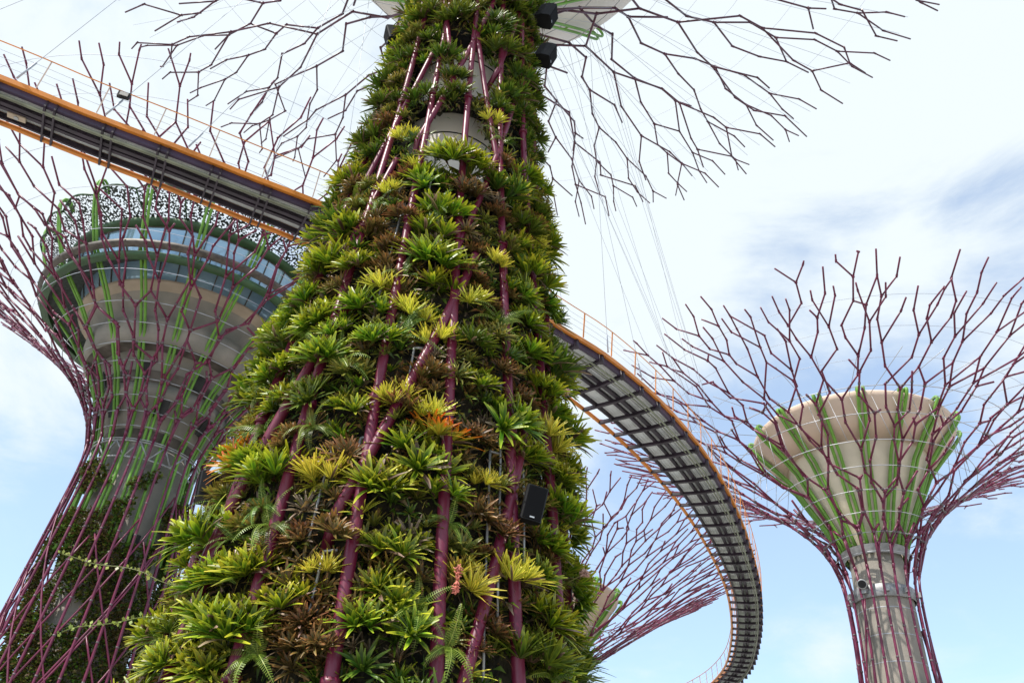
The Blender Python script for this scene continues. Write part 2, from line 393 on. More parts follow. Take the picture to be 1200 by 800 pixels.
for k in range(10):
    a = k * 2 * pi / 10; o = Vector((cR[0] + 2.3 * cos(a), cR[1] + 2.3 * sin(a), 22.7)); mb.bar(o - Vector((cos(a), sin(a), 0)) * .25, o + Vector((cos(a), sin(a), 0)) * .2, .35, .35)
mb.build('collar', M['grey'], rootR)
mb = MB(); 
for z in np.arange(1.8, 22, 1.8): mb.lathe(cR, [(1.957, z - .03), (1.965, z), (1.957, z + .03)], 40)
mb.build('pour_joint', M['cable'], rootR)
mb = MB(); mb.lathe(cR, [(1.84, 25.7), (2.2, 26.8), (2.9, 28.4), (3.9, 30.2), (4.7, 31.9), (5.2, 32.9)], 64); mb.build('dish_cone', M['dish_in'], rootR)
mb = MB(); mb.lathe(cR, [(5.2, 32.9), (5.3, 32.8), (6.5, 33.9), (7.45, 35.1), (7.6, 35.4), (7.5, 35.55), (7.1, 35.35), (4.8, 33.3)], 72); mb.build('dish_rim', M['dish'], rootR)
mb = MB(); mb.lathe(cR, [(2.15, 25.4), (2.4, 26.0)], 24); mb.build('dish_collar', M['grey'], rootR)
for k in range(16):
    a = 2 * pi * k / 16 + .1
    green_strut(rootR, cR, a, [(2.05, 25.6), (2.5, 26.8), (3.25, 28.4), (4.2, 30.2), (5.05, 31.9), (6.1, 33.2), (7.25, 34.5), (7.75, 35.15)], .5, gap=.4, rad=.12)
ring_cables(rootR, cR, PR, [25.2, 26.4, 27.6, 28.8, 30.0, 31.2, 32.4, 33.5], .03, 60)
ring_cables(rootR, cR, PR, [34.5, 35.5, 36.4], .015, 60, m_='cablew')
mb = MB()
for k in range(32):
    a = 2 * pi * k / 32
    mb.tube([Vector((cR[0] + 7.55 * cos(a), cR[1] + 7.55 * sin(a), 35.3)), Vector((cR[0] + 14 * cos(a + .05), cR[1] + 14 * sin(a + .05), PR.Z[-1] - 2.8))], .022, 4)
    mb.tube([Vector((cR[0] + 7.55 * cos(a), cR[1] + 7.55 * sin(a), 35.0)), Vector((cR[0] + 7.55 * cos(a + .1), cR[1] + 7.55 * sin(a + .1), 31.5))], .022, 4)
mb.build('stay_cables', M['cable'], rootR)

# ================= left tower with rooftop restaurant
rootL, PL, cL, p3L = tree_tower('tallest steel tree tower, carrying a ring shaped glazed restaurant under its crown', -25.1, 74,
    [(0, 7.6), (8, 7.0), (15, 6.4), (20, 5.9), (26, 5.35), (31, 4.95), (34, 5.1), (37, 6.3), (40.5, 8.9), (44, 12.8), (47.5, 17.5), (51, 22.5), (54.5, 28)], 27, 33.6, 23,
    .108, .068, 2.5, 'steel tree towers', braces=16, dmax2=3.2, th0=.03, clamps=(35.7, 36.9, 38.1, 39.3, 40.5, 41.7, 42.9))
mb = MB(); mb.lathe(cL, [(3.7, 0), (3.7, 30.5), (3.3, 30.8), (3.3, 33.6)], 48); mb.build('concrete_trunk', M['concrete'], rootL)
mb = MB(); mb.lathe(cL, [(3.35, 33.6), (3.9, 34.8), (4.8, 37.2), (5.6, 37.3), (5.65, 38.3), (5.2, 38.35), (5.9, 40.2), (6.3, 41.1), (7.9, 41.2), (8.35, 42.4), (8.4, 43.4), (7.9, 43.45), (9.2, 45.6)], 64); mb.build('stepped_soffit', M['concrete'], rootL)
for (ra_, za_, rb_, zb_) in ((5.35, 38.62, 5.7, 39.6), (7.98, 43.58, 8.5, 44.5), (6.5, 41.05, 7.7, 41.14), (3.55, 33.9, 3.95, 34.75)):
    mb = MB(); mb.lathe(cL, [(ra_, za_), (rb_, zb_)], 64); mb.build('shade_band', M['concrete_shade'], rootL)
mb = MB(); mb.lathe(cL, [(9.2, 45.6), (9.9, 46.0), (10.1, 46.2), (9.6, 46.3)], 64); mb.build('soffit_rim', M['tan'], rootL)
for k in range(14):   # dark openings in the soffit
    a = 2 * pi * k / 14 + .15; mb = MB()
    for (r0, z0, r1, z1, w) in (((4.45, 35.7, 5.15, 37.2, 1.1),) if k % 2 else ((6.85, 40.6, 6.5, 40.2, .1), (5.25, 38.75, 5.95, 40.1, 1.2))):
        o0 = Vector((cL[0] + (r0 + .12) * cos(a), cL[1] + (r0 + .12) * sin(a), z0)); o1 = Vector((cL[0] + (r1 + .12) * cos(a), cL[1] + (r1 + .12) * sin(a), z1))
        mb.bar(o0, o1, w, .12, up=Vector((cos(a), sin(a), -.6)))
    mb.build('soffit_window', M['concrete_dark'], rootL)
mb = MB(); mb.lathe(cL, [(9.8, 46.2), (10.6, 48.3)], 40, smooth=False); mb.build('lower_glazing', M['glass'], rootL)
mb = MB(); mb.lathe(cL, [(11.4, 47.6), (12.0, 50.6)], 40, smooth=False); mb.build('upper_glazing', M['glass'], rootL)
for (r0, z0, r1, z1) in ((9.85, 46.2, 10.65, 48.3), (11.45, 47.6, 12.05, 50.6)):
    mb = MB()
    for k in range(40):
        a = 2 * pi * k / 40; mb.bar(Vector((cL[0] + r0 * cos(a), cL[1] + r0 * sin(a), z0)), Vector((cL[0] + r1 * cos(a), cL[1] + r1 * sin(a), z1)), .09, .09)
    mb.lathe(cL, [(r0, z0), (r0 + .08, z0 + .05), (r0, z0 + .1)], 40, smooth=False); mb.lathe(cL, [(r1, z1 - .1), (r1 + .08, z1 - .05), (r1, z1)], 40, smooth=False)
    mb.build('glazing_frame', M['brownm'], rootL)
mb = MB(); mb.lathe(cL, [(9.7, 48.3), (11.6, 47.45), (12.9, 46.75)], 64); mb.build('soffit_ring', M['deckfloor'], rootL)
mb = MB(); mb.lathe(cL, [(12.7, 46.1), (13.3, 46.0), (13.45, 46.3), (13.3, 46.6), (12.7, 46.5), (12.7, 46.1)], 72); mb.build('balcony_ring', M['dkgreen'], rootL)
mb = MB(); mb.lathe(cL, [(13.5, 46.8), (13.9, 47.0), (14.0, 47.3), (13.7, 47.35), (13.5, 46.8)], 72)
for k in range(48):
    a = 2 * pi * k / 48; mb.bar(Vector((cL[0] + 12.6 * cos(a), cL[1] + 12.6 * sin(a), 46.3)), Vector((cL[0] + 14 * cos(a), cL[1] + 14 * sin(a), 47.2)), .1, .1)
mb.build('balcony_edge', M['brownm'], rootL)
mb = MB(); mb.lathe(cL, [(11.7, 50.6), (12.6, 50.7), (12.7, 51.1), (12.3, 51.5)], 64); mb.build('eaves_ring', M['dkgreen'], rootL)
# perforated, scalloped screen
scr = bpy.data.materials.new('perforated leaf pattern screen'); scr.use_nodes = True; t = scr.node_tree
b = t.nodes['Principled BSDF']; b.inputs['Base Color'].default_value = (.02, .028, .022, 1); b.inputs['Roughness'].default_value = .5
co = t.nodes.new('ShaderNodeTexCoord'); nz = t.nodes.new('ShaderNodeTexNoise'); nz.inputs['Scale'].default_value = 5.2; nz.inputs['Detail'].default_value = 1.5
t.links.new(co.outputs['Object'], nz.inputs[0]); gt = t.nodes.new('ShaderNodeMath'); gt.operation = 'GREATER_THAN'; gt.inputs[1].default_value = .515
t.links.new(nz.outputs[0], gt.inputs[0]); trn = t.nodes.new('ShaderNodeBsdfTransparent'); ms = t.nodes.new('ShaderNodeMixShader')
t.links.new(gt.outputs[0], ms.inputs[0]); t.links.new(b.outputs[0], ms.inputs[1]); t.links.new(trn.outputs[0], ms.inputs[2]); t.links.new(ms.outputs[0], t.nodes['Material Output'].inputs[0])
NP = 22
for k in range(NP):
    mb = MB(); a0 = 2 * pi * k / NP; m_ = 8
    for q in range(m_ + 1):
        a = a0 + 2 * pi / NP * q / m_; bl = sin(pi * q / m_)
        for (r, z) in ((12.45, 51.2), (14.0, 51.6 + .1 * bl), (15.1 + .45 * bl, 52.1 + .3 * bl)):
            mb.v.append(Vector((cL[0] + r * cos(a), cL[1] + r * sin(a), z)))
    for q in range(m_):
        for j in range(2): i0 = q * 3 + j; mb.quad((i0, i0 + 3, i0 + 4, i0 + 1))
    pn = mb.build('perforated_screen', scr, rootL)
    fr = MB(); top = [mb.v[q * 3 + 2] for q in range(m_ + 1)]; fr.tube(top, .09, 5); fr.tube([mb.v[0], mb.v[1], mb.v[2]], .07, 5)
    fr.build('screen_frame', M['dkgreen'], pn)
mb = MB()   # lower hanging perforated panels (inside the ring)
for k in range(26):
    a0 = 2 * pi * k / 26; i0 = len(mb.v)
    for a in (a0, a0 + 2 * pi / 26 * .9):
        for (r, z) in ((12.9, 46.9), (13.9, 50.9)): mb.v.append(Vector((cL[0] + r * cos(a), cL[1] + r * sin(a), z)))
    if cos(a0) * cos(R(115.1)) + sin(a0) * sin(R(115.1)) > -.05: mb.quad((i0, i0 + 2, i0 + 3, i0 + 1))
mb.build('side_screen', scr, rootL)
for k in range(18):
    a = 2 * pi * k / 18 + .12
    green_strut(rootL, cL, a, [(4.5, 24.), (4.35, 30), (4.3, 33.2), (5.0, 36), (6.3, 39), (8.2, 42), (10.4, 44.8), (13.1, 47.6), (14.6, 50.5), (15.3, 52.4)], 1.15, gap=.36, rad=.13)
ring_cables(rootL, cL, PL, [33.4, 34.5, 35.7, 36.9, 38.1, 39.3, 40.5, 41.7, 42.9], .04, 72, inset=.3)
ring_cables(rootL, cL, PL, [44.5, 46.5, 48.5, 50.5, 52.5, 54], .022, 72, m_='cablew')
mb = MB(); nn = 28   # pale truss ring at the waist
ra = [Vector((cL[0] + 4.3 * cos(2 * pi * k / nn), cL[1] + 4.3 * sin(2 * pi * k / nn), 31.9)) for k in range(nn + 1)]
rb = [Vector((cL[0] + 4.5 * cos(2 * pi * k / nn), cL[1] + 4.5 * sin(2 * pi * k / nn), 33.3)) for k in range(nn + 1)]
mb.tube(ra, .1, 5); mb.tube(rb, .1, 5)
for k in range(nn): mb.tube([ra[k], rb[k + 1]] if k % 2 else [rb[k], ra[k + 1]], .09, 5)
mb.build('truss_ring', M['grey'], rootL)
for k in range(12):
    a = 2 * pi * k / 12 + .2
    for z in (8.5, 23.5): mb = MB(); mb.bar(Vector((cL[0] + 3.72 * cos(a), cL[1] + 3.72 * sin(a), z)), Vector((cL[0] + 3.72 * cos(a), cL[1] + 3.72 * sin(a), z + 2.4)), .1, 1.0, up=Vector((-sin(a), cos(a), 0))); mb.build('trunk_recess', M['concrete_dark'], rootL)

# ================= small distant tower behind
rootS, PS, cS, p3S = tree_tower('low distant steel tree tower, mostly hidden behind the planted trunk', 3.4, 70,
    [(0, 4.0), (8, 3.3), (14, 2.9), (17, 2.8), (18.8, 3.4), (20.3, 4.9), (21.8, 7.0), (23.6, 9.6), (25.8, 13), (28.6, 18.)], 18, 17.6, 31,
    .075, .046, 1.4, 'steel tree towers', braces=6, dmax2=2.0)
mb = MB(); mb.lathe(cS, [(1.8, 0), (1.8, 18)], 32); mb.build('concrete_trunk', M['concrete'], rootS)
mb = MB(); mb.lathe(cS, [(1.9, 18), (2.6, 19.5), (4.0, 21.6), (5.4, 23.4), (6.5, 24.9), (6.6, 25.2), (6.2, 25.2)], 56); mb.build('dish', M['dish'], rootS)
for k in range(14):
    a = 2 * pi * k / 14
    green_strut(rootS, cS, a, [(2.1, 17.8), (2.85, 19.5), (4.25, 21.6), (5.65, 23.4), (6.75, 24.9)], .5, gap=.4, rad=.1)
ring_cables(rootS, cS, PS, [18.5, 19.5, 20.5, 21.5, 22.5], .028, 48)
ring_cables(rootS, cS, PS, [23.5, 24.5, 25.5, 26.4], .016, 48, m_='cablew')

# ================= near tower, densely planted
AZ0, D0 = -7.4, 13.75
NEARP = [(0, 3.75), (4.7, 3.15), (7.5, 2.9), (11.2, 2.5), (13.5, 2.25), (16.2, 2.0), (19.4, 1.8), (22.4, 1.68), (24.2, 1.9), (26.0, 2.9), (27.8, 4.9), (29.4, 7.9), (30.8, 11.6), (31.9, 17.7)]
PC = Prof(NEARP); cC = axis(AZ0, D0)
rootC = empty('steel_tree_tower', (cC[0], cC[1], 0), 'nearest steel tree tower, its trunk clad from top to bottom in bromeliads', 'tree tower', 'steel tree towers')
toward = math.atan2(-cC[1], -cC[0])          # world angle from axis to camera
def sp(phi, z, dr=0.):
    """point on the near trunk: phi in degrees, 0 = facing the camera, positive = to the right"""
    a = toward + R(phi); r = PC.r_of_z(z) + dr
    return Vector((cC[0] + r * cos(a), cC[1] + r * sin(a), z))
NPIPE = 16
phi_k = lambda k, z: 14 + 22.5 * k - .8 * (z - 4)
s0 = PC.s_of_z(23.2)
segsC = grow(PC, NPIPE, s0, 46, 1.5, toward + R(phi_k(0, 23.2)), .32)
segsC2 = grow(PC, NPIPE, s0, 91, 2.1, toward + R(phi_k(0, 23.2)), .15)
def pC2(th, s):
    r, z = PC.at(s); f = (s - s0) / (PC.L - s0); r *= 1 - .04 * f; z -= 1.3 * f * f; return Vector((cC[0] + r * cos(th), cC[1] + r * sin(th), z))
def pC(th, s): r, z = PC.at(s); return Vector((cC[0] + r * cos(th), cC[1] + r * sin(th), z))
for k in range(NPIPE):
    mb = MB(); mb.tube([sp(phi_k(k, z), z) for z in np.linspace(0, 23.2, 40)], [float(np.interp(z, [0, 8, 16, 23.2], [.105, .084, .066, .06])) for z in np.linspace(0, 23.2, 40)], 14)
    for z in (3.9, 8.1, 12.3, 16.5): 
        p = sp(phi_k(k, z), z); mb.tube([p - Vector((0, 0, .05)), p + Vector((0, 0, .05))], float(np.interp(z, [0, 8, 16, 23.2], [.134, .116, .095, .084])), 14)
    mb.cur = 1
    for (a, b_, pf_) in [(*q_, pC) for q_ in segsC[k]] + [(*q_, pC2) for q_ in segsC2[k]]:
        pa, pb = pf_(*a), pf_(*b_); f = min(1, (a[1] - s0) / (PC.L - s0)); d = (pb - pa).normalized()
        mb.tube([pa - d * .02, pb + d * .02], .046 - .018 * f, 7); mb.tube([pa - d * .06, pa + d * .1], .057 - .021 * f, 7)
    mb.build('steel_branch', [M['pipe'], M['plum']], rootC)
DIAG = [(-19, 5.6, 19, 12.1), (18, 3.6, 42, 8.7), (-64, 5, -30, 10.5), (60, 9, 80, 14), (-45, 11.5, -30, 14.5), (5, 11.2, 40, 17.5), (-60, 12, -22, 19), (-25, 14.2, 25, 22.5), (28, 14.3, 2, 19.5), (-12, 18, -40, 22.8),
        (20, 17.5, 52, 23), (-75, 16, -48, 22)]
for k in range(8): DIAG.append((100 + k * 20, 2 + k * 1.5, 128 + k * 20, 9 + k * 1.5))
for (a, z0, b_, z1) in DIAG:
    mb = MB(); mb.tube([sp(a + (b_ - a) * t, z0 + (z1 - z0) * t, -.34 * max(0, 1 - min(t, 1 - t) * 13)) for t in np.linspace(0, 1, 14)], [.085] * 14 if z0 < 10 else [.062] * 14, 12); mb.build('diagonal_brace', M['pipe'], rootC)
mb = MB(); mb.lathe(cC, [(1.22, 0), (1.22, 23.9)], 48)
mb.build('trunk_core', M['white'], rootC)
mb = MB()
for z in np.arange(1.3, 23.5, 1.35): mb.lathe(cC, [(1.225, z - .02), (1.245, z), (1.225, z + .02)], 48)
mb.build('core_cable', M['black'], rootC)
for z in (14.2, 16.8, 19.2, 21.6): mb = MB(); mb.lathe(cC, [(1.24, z), (1.62, z + .03), (1.62, z + .24), (1.24, z + .27)], 32, smooth=False); mb.build('service_shelf', M['black'], rootC)
mb = MB(); mb.lathe(cC, [(1.3, 23.9), (2.1, 25.2), (3.5, 26.9), (5.0, 28.5), (6.2, 29.6), (6.35, 29.9), (5.9, 29.9)], 64); mb.build('dish', M['white'], rootC)
for k in range(16):
    a = 2 * pi * k / 16 + .1
    green_strut(rootC, cC, a, [(1.5, 23.8), (2.3, 25.1), (3.7, 26.8), (5.2, 28.3), (6.5, 29.5)], .4, gap=.22, rad=.05)
ring_cables(rootC, cC, PC, [24.8, 25.6, 26.4, 27.2, 28.0], .016, 48)
ring_cables(rootC, cC, PC, [28.8, 29.5, 30.2, 30.9, 31.4], .006, 64, m_='cablew')
mb = MB()
for k in range(40):
    a = 2 * pi * k / 40
    mb.tube([pC(a, PC.s_of_z(24.8)), pC(a + .1, PC.s_of_z(28)), pC(a + .16, PC.L * .985)], .008, 4)
    a2 = a + .08; mb.tube([Vector((cC[0] + 6.3 * cos(a2), cC[1] + 6.3 * sin(a2), 29.8)), pC(a2 - .12, PC.L * .98)], .008, 4)
mb.build('stay_cables', M['cablew'], rootC)

# ================= elevated walkway
ZW = 20.0
CT = [(-24, 11.1, 1.6), (-18.4, 13.5, 1.6), (-14.8, 15.1, 1.6), (-12.8, 16.1, 1.65), (-10.6, 17.1, 1.7), (-8.3, 18.2, 1.8), (-6.3, 19.15, 1.9), (-2.2, 21.4, 2.3), (1.9, 24.7, 2.7),
      (4.0, 26.5, 2.9), (6.7, 29.6, 2.9), (9.5, 33.8, 2.75), (12.2, 39, 2.45), (15, 45.6, 2.15), (17.2, 51.8, 2.0), (19.4, 59.8, 2.0), (20.9, 68, 2.1), (20.6, 76, 2.1), (18.2, 84, 2.1), (13, 92, 2.1), (5, 99, 2.1)]
dense = []
for i in range(len(CT) - 1):
    p0, p1, p2, p3_ = [np.array(CT[min(max(j, 0), len(CT) - 1)]) for j in (i - 1, i, i + 1, i + 2)]
    for k in range(24):
        t = k / 24; dense.append(.5 * (2 * p1 + (-p0 + p2) * t + (2 * p0 - 5 * p1 + 4 * p2 - p3_) * t * t + (-p0 + 3 * p1 - 3 * p2 + p3_) * t ** 3))
dense = np.array(dense); ds = np.concatenate([[0], np.cumsum(np.hypot(*(np.diff(dense[:, :2], axis=0).T)))])
def station(s):
    q = [float(np.interp(s, ds, dense[:, j])) for j in range(3)]; q2 = [float(np.interp(s + .3, ds, dense[:, j])) for j in range(2)]; q0 = [float(np.interp(s - .3, ds, dense[:, j])) for j in range(2)]
    t_ = Vector((q2[0] - q0[0], q2[1] - q0[1], 0)).normalized(); return Vector((q[0], q[1], ZW)), Vector((-t_.y, t_.x, 0)), q[2]
WL = ds[-1] - .5
ST = [station(s) for s in np.arange(.4, WL, .6)]
rootW = empty('elevated_walkway', (ST[0][0].x, ST[0][0].y, ZW), 'curving orange edged walkway hung high between the steel trees', 'walkway')
def sweep(name, prof, m_, closed=True):
    mb = MB(); mb.ribbon(ST, prof, closed); return mb.build(name, M[m_], rootW)
def box(u, k0, k1, z0, z1): return [(u, z0, k0), (u, z0, k1), (u, z1, k1), (u, z1, k0)]
pf = []
for k in range(33):
    u = .06 + .74 * k / 32; pf.append((u, 0.02 if (k // 1) % 2 else .09, 0))
pf += [(.80, .16, 0), (.06, .16, 0)]
sweep('deck', pf, 'deck')
sweep('edge_beam', box(0, -.05, .06, .0, .17), 'orange')
sweep('edge_beam', box(.805, 0, .07, -.02, .2), 'orange')
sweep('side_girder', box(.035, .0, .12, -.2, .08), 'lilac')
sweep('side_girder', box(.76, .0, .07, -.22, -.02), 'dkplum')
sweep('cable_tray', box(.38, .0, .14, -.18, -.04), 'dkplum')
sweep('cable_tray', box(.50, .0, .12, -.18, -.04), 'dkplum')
def rail(name, u, k, z, r_, m_, n=6):
    mb = MB(); mb.tube([o + ac * (u * w + k) + Vector((0, 0, z)) for o, ac, w in ST], r_, n); return mb.build(name, M[m_], rootW)
rail('conduit', .14, 0, -.29, .045, 'conduit'); rail('conduit', .2, 0, -.27, .03, 'conduit'); rail('conduit', .27, 0, -.14, .02, 'grey')
rail('edge_pipe', 1.0, 0, -.08, .085, 'orange', 8)
rail('handrail', 0, -.12, 1.32, .02, 'orange'); rail('handrail', .86, .12, 1.32, .028, 'orange')
for z in (.5, .78, 1.05): rail('infill_wire', 0, -.07, z, .006, 'cablew', 3)
for z in (.5, .78, 1.05): rail('infill_wire', .84, .09, z, .006, 'cablew', 3)
sb = list(np.arange(.6, 24, 1.55)) + list(np.arange(24.6, WL, 1.38))
for s in sb[:99]:
    o, ac, w = station(s); tdir = Vector((ac.y, -ac.x, 0)); mb = MB()
    if s < 24:
        for dx in (-.13, .13):
            mb.bar(o + tdir * dx + ac * .02 * w + Vector((0, 0, -.26)), o + tdir * dx + ac * 1.0 * w + Vector((0, 0, -.14)), .055, .12)
            mb.bar(o + tdir * dx + ac * .02 + Vector((0, 0, -.3)), o + tdir * dx + ac * .1 + Vector((0, 0, .06)), .05, .1)
    else:
        mb.bar(o + ac * .0 * w + Vector((0, 0, -.2)), o + ac * .42 * w + Vector((0, 0, -.25)), .14, .15); mb.bar(o + ac * .42 * w + Vector((0, 0, -.25)), o + ac * 1.0 * w + Vector((0, 0, -.14)), .14, .13)
        mb.tube([o + ac * .03 * w + Vector((0, 0, -.34)), o + ac * .03 * w + Vector((0, 0, .0))], .11, 6)
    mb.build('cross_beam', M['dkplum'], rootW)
sp_ = list(np.arange(1.2, WL, 1.62))
for s in sp_[:70]:
    for (u, k) in ((0, -.05), (.82, .08)):
        if u and s < 40 : continue
        o, ac, w = station(s); p = o + ac * (u * w + k); sgn = -1 if u == 0 else 1
        mb = MB(); mb.bar(p + Vector((0, 0, .2)), p + ac * .06 * sgn + Vector((0, 0, 1.32)), .055 if s > 22 else .03, .025, up=ac); mb.build('rail_post', M['orange' if s > 22 else 'postpale'], rootW)
# hanger cables from the planted tower's dish rim down to the walkway edge
for j, s in enumerate(np.linspace(8, 58, 22)):
    o, ac, w = station(s); p = o + ac * (-.02) + Vector((0, 0, .28))
    a = math.atan2(p.y - cC[1], p.x - cC[0]) + .25 * sin(j * 1.7); q = Vector((cC[0] + 6.2 * cos(a), cC[1] + 6.2 * sin(a), 29.8))
    mb = MB(); mb.tube([p, q], .008, 4); mb.tube([p, p + (q - p).normalized() * .7], .03, 5); mb.build('hanger_cable', M['cablew'], rootW)

# small things on the walkway
o, ac, w = station(13.0)
r_ = empty('notice_box', o + Vector((0, 0, 1.0)), 'small square notice box fixed on the walkway handrail', 'notice box')
mb = MB(); mb.bar(o + ac * -.25 + Vector((-.16, -.05, 1.05)), o + ac * -.25 + Vector((.16, .05, 1.05)), .1, .22); mb.build('housing', M['black'], r_)
mb = MB(); mb.bar(o + ac * -.31 + Vector((-.11, -.035, 1.05)), o + ac * -.31 + Vector((.11, .035, 1.05)), .03, .14); mb.build('front', M['signm'], r_)
o, ac, w = station(10.6)
r_ = empty('junction_box', o + ac * .62 * w + Vector((0, 0, -.2)), 'small tan junction box under the walkway deck', 'junction box')
q = o + ac * .62 * w
mb = MB(); mb.bar(q + Vector((-.22, -.1, -.16)), q + Vector((.22, .1, -.16)), .2, .12); mb.build('housing', M['tan'], r_)
mb = MB(); mb.tube([q + Vector((0, 0, -.25)), q + Vector((0, 0, -.22))], .07, 8); mb.build('gland', M['grey'], r_)

# ================= near trunk: planting fabric, irrigation, loudspeakers
GAPS = [(-28, 17.3, 11, .75), (-43, 17.7, 8, .7), (-1, 15.2, 15, .85), (9, 15.2, 10, .8), (-8, 15.4, 8, .5), (10, 17.8, 11, .8), (-17, 18.9, 7, .5), (-6, 18.7, 7, .5), (-27, 15.5, 7, .6), (-38, 19.6, 6, .6), (30, 18.6, 6, .7), (0, 17, 5, .5), (41.5, 15.6, 7, .9), (-44, 14.6, 5, .5), (-19, 5.0, 3, .35), (-24, 13.6, 3, .4), (20, 13.7, 4, .5)]
def gapped(phi, z, pad=1.):
    for (a, b_, c_, d_) in GAPS:
        if ((phi - a) / (c_ * pad)) ** 2 + ((z - b_) / (d_ * pad)) ** 2 < 1: return True
    return False
fab = MB(); dz, dphi = .15, 2.5
rf = random.Random(3); off = {}
def fo(i, j):
    i %= 144
    if (i, j) not in off: off[(i, j)] = rf.uniform(-.07, .05)
    return off[(i, j)]
for i in range(144):
    for j in range(int(23 / dz)):
        ph, z = i * dphi - 180, j * dz
        if gapped(ph + 1.2, z + .07, (1.25 if z < 13 else 1.5) + rf.uniform(-.1, .1)): continue
        if z > 13 and sin(ph * .31 + z * 1.9) * cos(z * 1.3 - ph * .17) > .55: continue
        b0 = len(fab.v)
        for (aa, zz, ii, jj) in ((ph, z, i, j), (ph + dphi, z, i + 1, j), (ph + dphi, z + dz, i + 1, j + 1), (ph, z + dz, i, j + 1)): fab.v.append(sp(aa, zz, -.34 + fo(ii, jj)))
        fab.quad((b0, b0 + 1, b0 + 2, b0 + 3))
fab.build('planting_fabric', M['soil'], rootC)
for (ph, z0, z1) in [(-17, 4.6, 5.6), (-22, 5.8, 7.2), (26, 4.2, 7.6), (-3, 8.2, 9.2), (30, 5, 9), (-20, 9.8, 12.5), (12, 6, 6.6), (-9, 13, 14.5), (40, 6, 8), (-14, 6.6, 7.4)]:
    mb = MB(); mb.tube([sp(ph, z, -.04) for z in np.linspace(z0, z1, 6)], .02, 6); mb.tube([sp(ph, z1, -.04), sp(ph + 3.5, z1 + .02, -.04)], .02, 6); mb.build('irrigation_pipe', M['grey'], rootC)

def speaker(phi, z, h, w, d, dr, yaw, pitch, label, roll=0.):
    a = toward + R(phi); p = sp(phi, z, dr)
    root = empty('loudspeaker', p, label, 'loudspeaker', 'loudspeakers on the planted trunk')
    X = Vector((-sin(a + R(yaw)), cos(a + R(yaw)), 0)); Y = Vector((cos(a + R(yaw)), sin(a + R(yaw)), 0)); Z = Vector((0, 0, 1))
    Y2 = (Y * cos(R(pitch)) - Z * sin(R(pitch))); Z2 = Z * cos(R(pitch)) + Y * sin(R(pitch))
    X2 = X * cos(R(roll)) + Z2 * sin(R(roll)); Z3 = Z2 * cos(R(roll)) - X * sin(R(roll))
    def P_(x, y, zz): return p + X2 * x + Y2 * y + Z3 * zz
    mb = MB(); ou = [(-w * .32, -d / 2), (w * .32, -d / 2), (w / 2, -d * .05), (w / 2, d / 2 - .03), (w / 2 - .03, d / 2), (-w / 2 + .03, d / 2), (-w / 2, d / 2 - .03), (-w / 2, -d * .05)]
    n = len(ou)
    for zz in (-h / 2, h / 2):
        for (x, y) in ou: mb.v.append(P_(x, y, zz))
    for k in range(n): k2 = (k + 1) % n; mb.quad((k, k2, n + k2, n + k))
    mb.quad(tuple(range(n))[::-1]); mb.quad(tuple(range(n, 2 * n))); mb.build('cabinet', M['black'], root)
    mb = MB(); mb.v += [P_(x, d / 2 + .012, zz) for (x, zz) in ((-w * .42, -h * .46), (w * .42, -h * .46), (w * .42, h * .46), (-w * .42, h * .46))]; mb.v += [P_(x, d / 2 - .01, zz) for (x, zz) in ((-w * .44, -h * .475), (w * .44, -h * .475), (w * .44, h * .475), (-w * .44, h * .475))]
    for q in ((0, 1, 2, 3), (4, 5, 1, 0), (5, 6, 2, 1), (6, 7, 3, 2), (7, 4, 0, 3)): mb.quad(q)
    mb.build('grille', M['grille'], root)
    mb = MB(); mb.bar(P_(-.035, d / 2 + .016, -h * .41), P_(.035, d / 2 + .016, -h * .41), .01, .02, up=Z3); mb.build('badge', M['silver'], root)
    mb = MB(); mb.tube([P_(0, -d * .5, 0), P_(0, -d * .5 - .3, -.1)], .03, 6); mb.tube([P_(-w * .3, -d * .5, -h * .2), P_(w * .3, -d * .5, -h * .2)], .025, 6); mb.build('bracket', M['grey'], root)
    return root
speaker(37, 6.8, .52, .32, .28, .28, -34, 12, 'large black box loudspeaker half buried in leaves on the lower trunk', roll=-8)
speaker(62, 19.9, .5, .42, .42, .42, 15, 20, 'lower of the two black loudspeakers on the right of the trunk top')
speaker(58, 21.4, .5, .45, .45, .5, 15, 20, 'upper of the two black loudspeakers on the right of the trunk top')
speaker(-78, 20.3, .45, .42, .42, .25, -5, 20, 'lower of the two black loudspeakers on the left of the trunk top')
speaker(-60, 22.2, .5, .45, .45, .35, -5, 20, 'upper of the two black loudspeakers on the left of the trunk top')
speaker(-77, 7.2, .45, .36, .36, .22, 0, 5, 'dark round shouldered loudspeaker peeking past the left edge of the planting')
# spotlight on the right tower's collar
aR = math.atan2(-cR[1], -cR[0]) - .5
o = Vector((cR[0] + 2.45 * cos(aR), cR[1] + 2.45 * sin(aR), 23.2)); dvec = (Vector((-cR[0], -cR[1], 0)).normalized() + Vector((0, 0, -.4))).normalized()
r_ = empty('spotlight', o, 'small grey spotlight clamped to the collar of the slim concrete trunk', 'spotlight')
mb = MB(); mb.tube([o - dvec * .25, o - dvec * .15, o + dvec * .35, o + dvec * .36], [.2, .32, .34, .3], 14); mb.build('housing', M['grey'], r_)
mb = MB(); mb.tube([o + dvec * .36, o + dvec * .38], .27, 14); mb.build('lens', M['black'], r_)
mb = MB(); mb.bar(o - Vector((0, 0, .5)), o - Vector((0, 0, .1)), .1, .3); mb.build('bracket', M['grey'], r_)

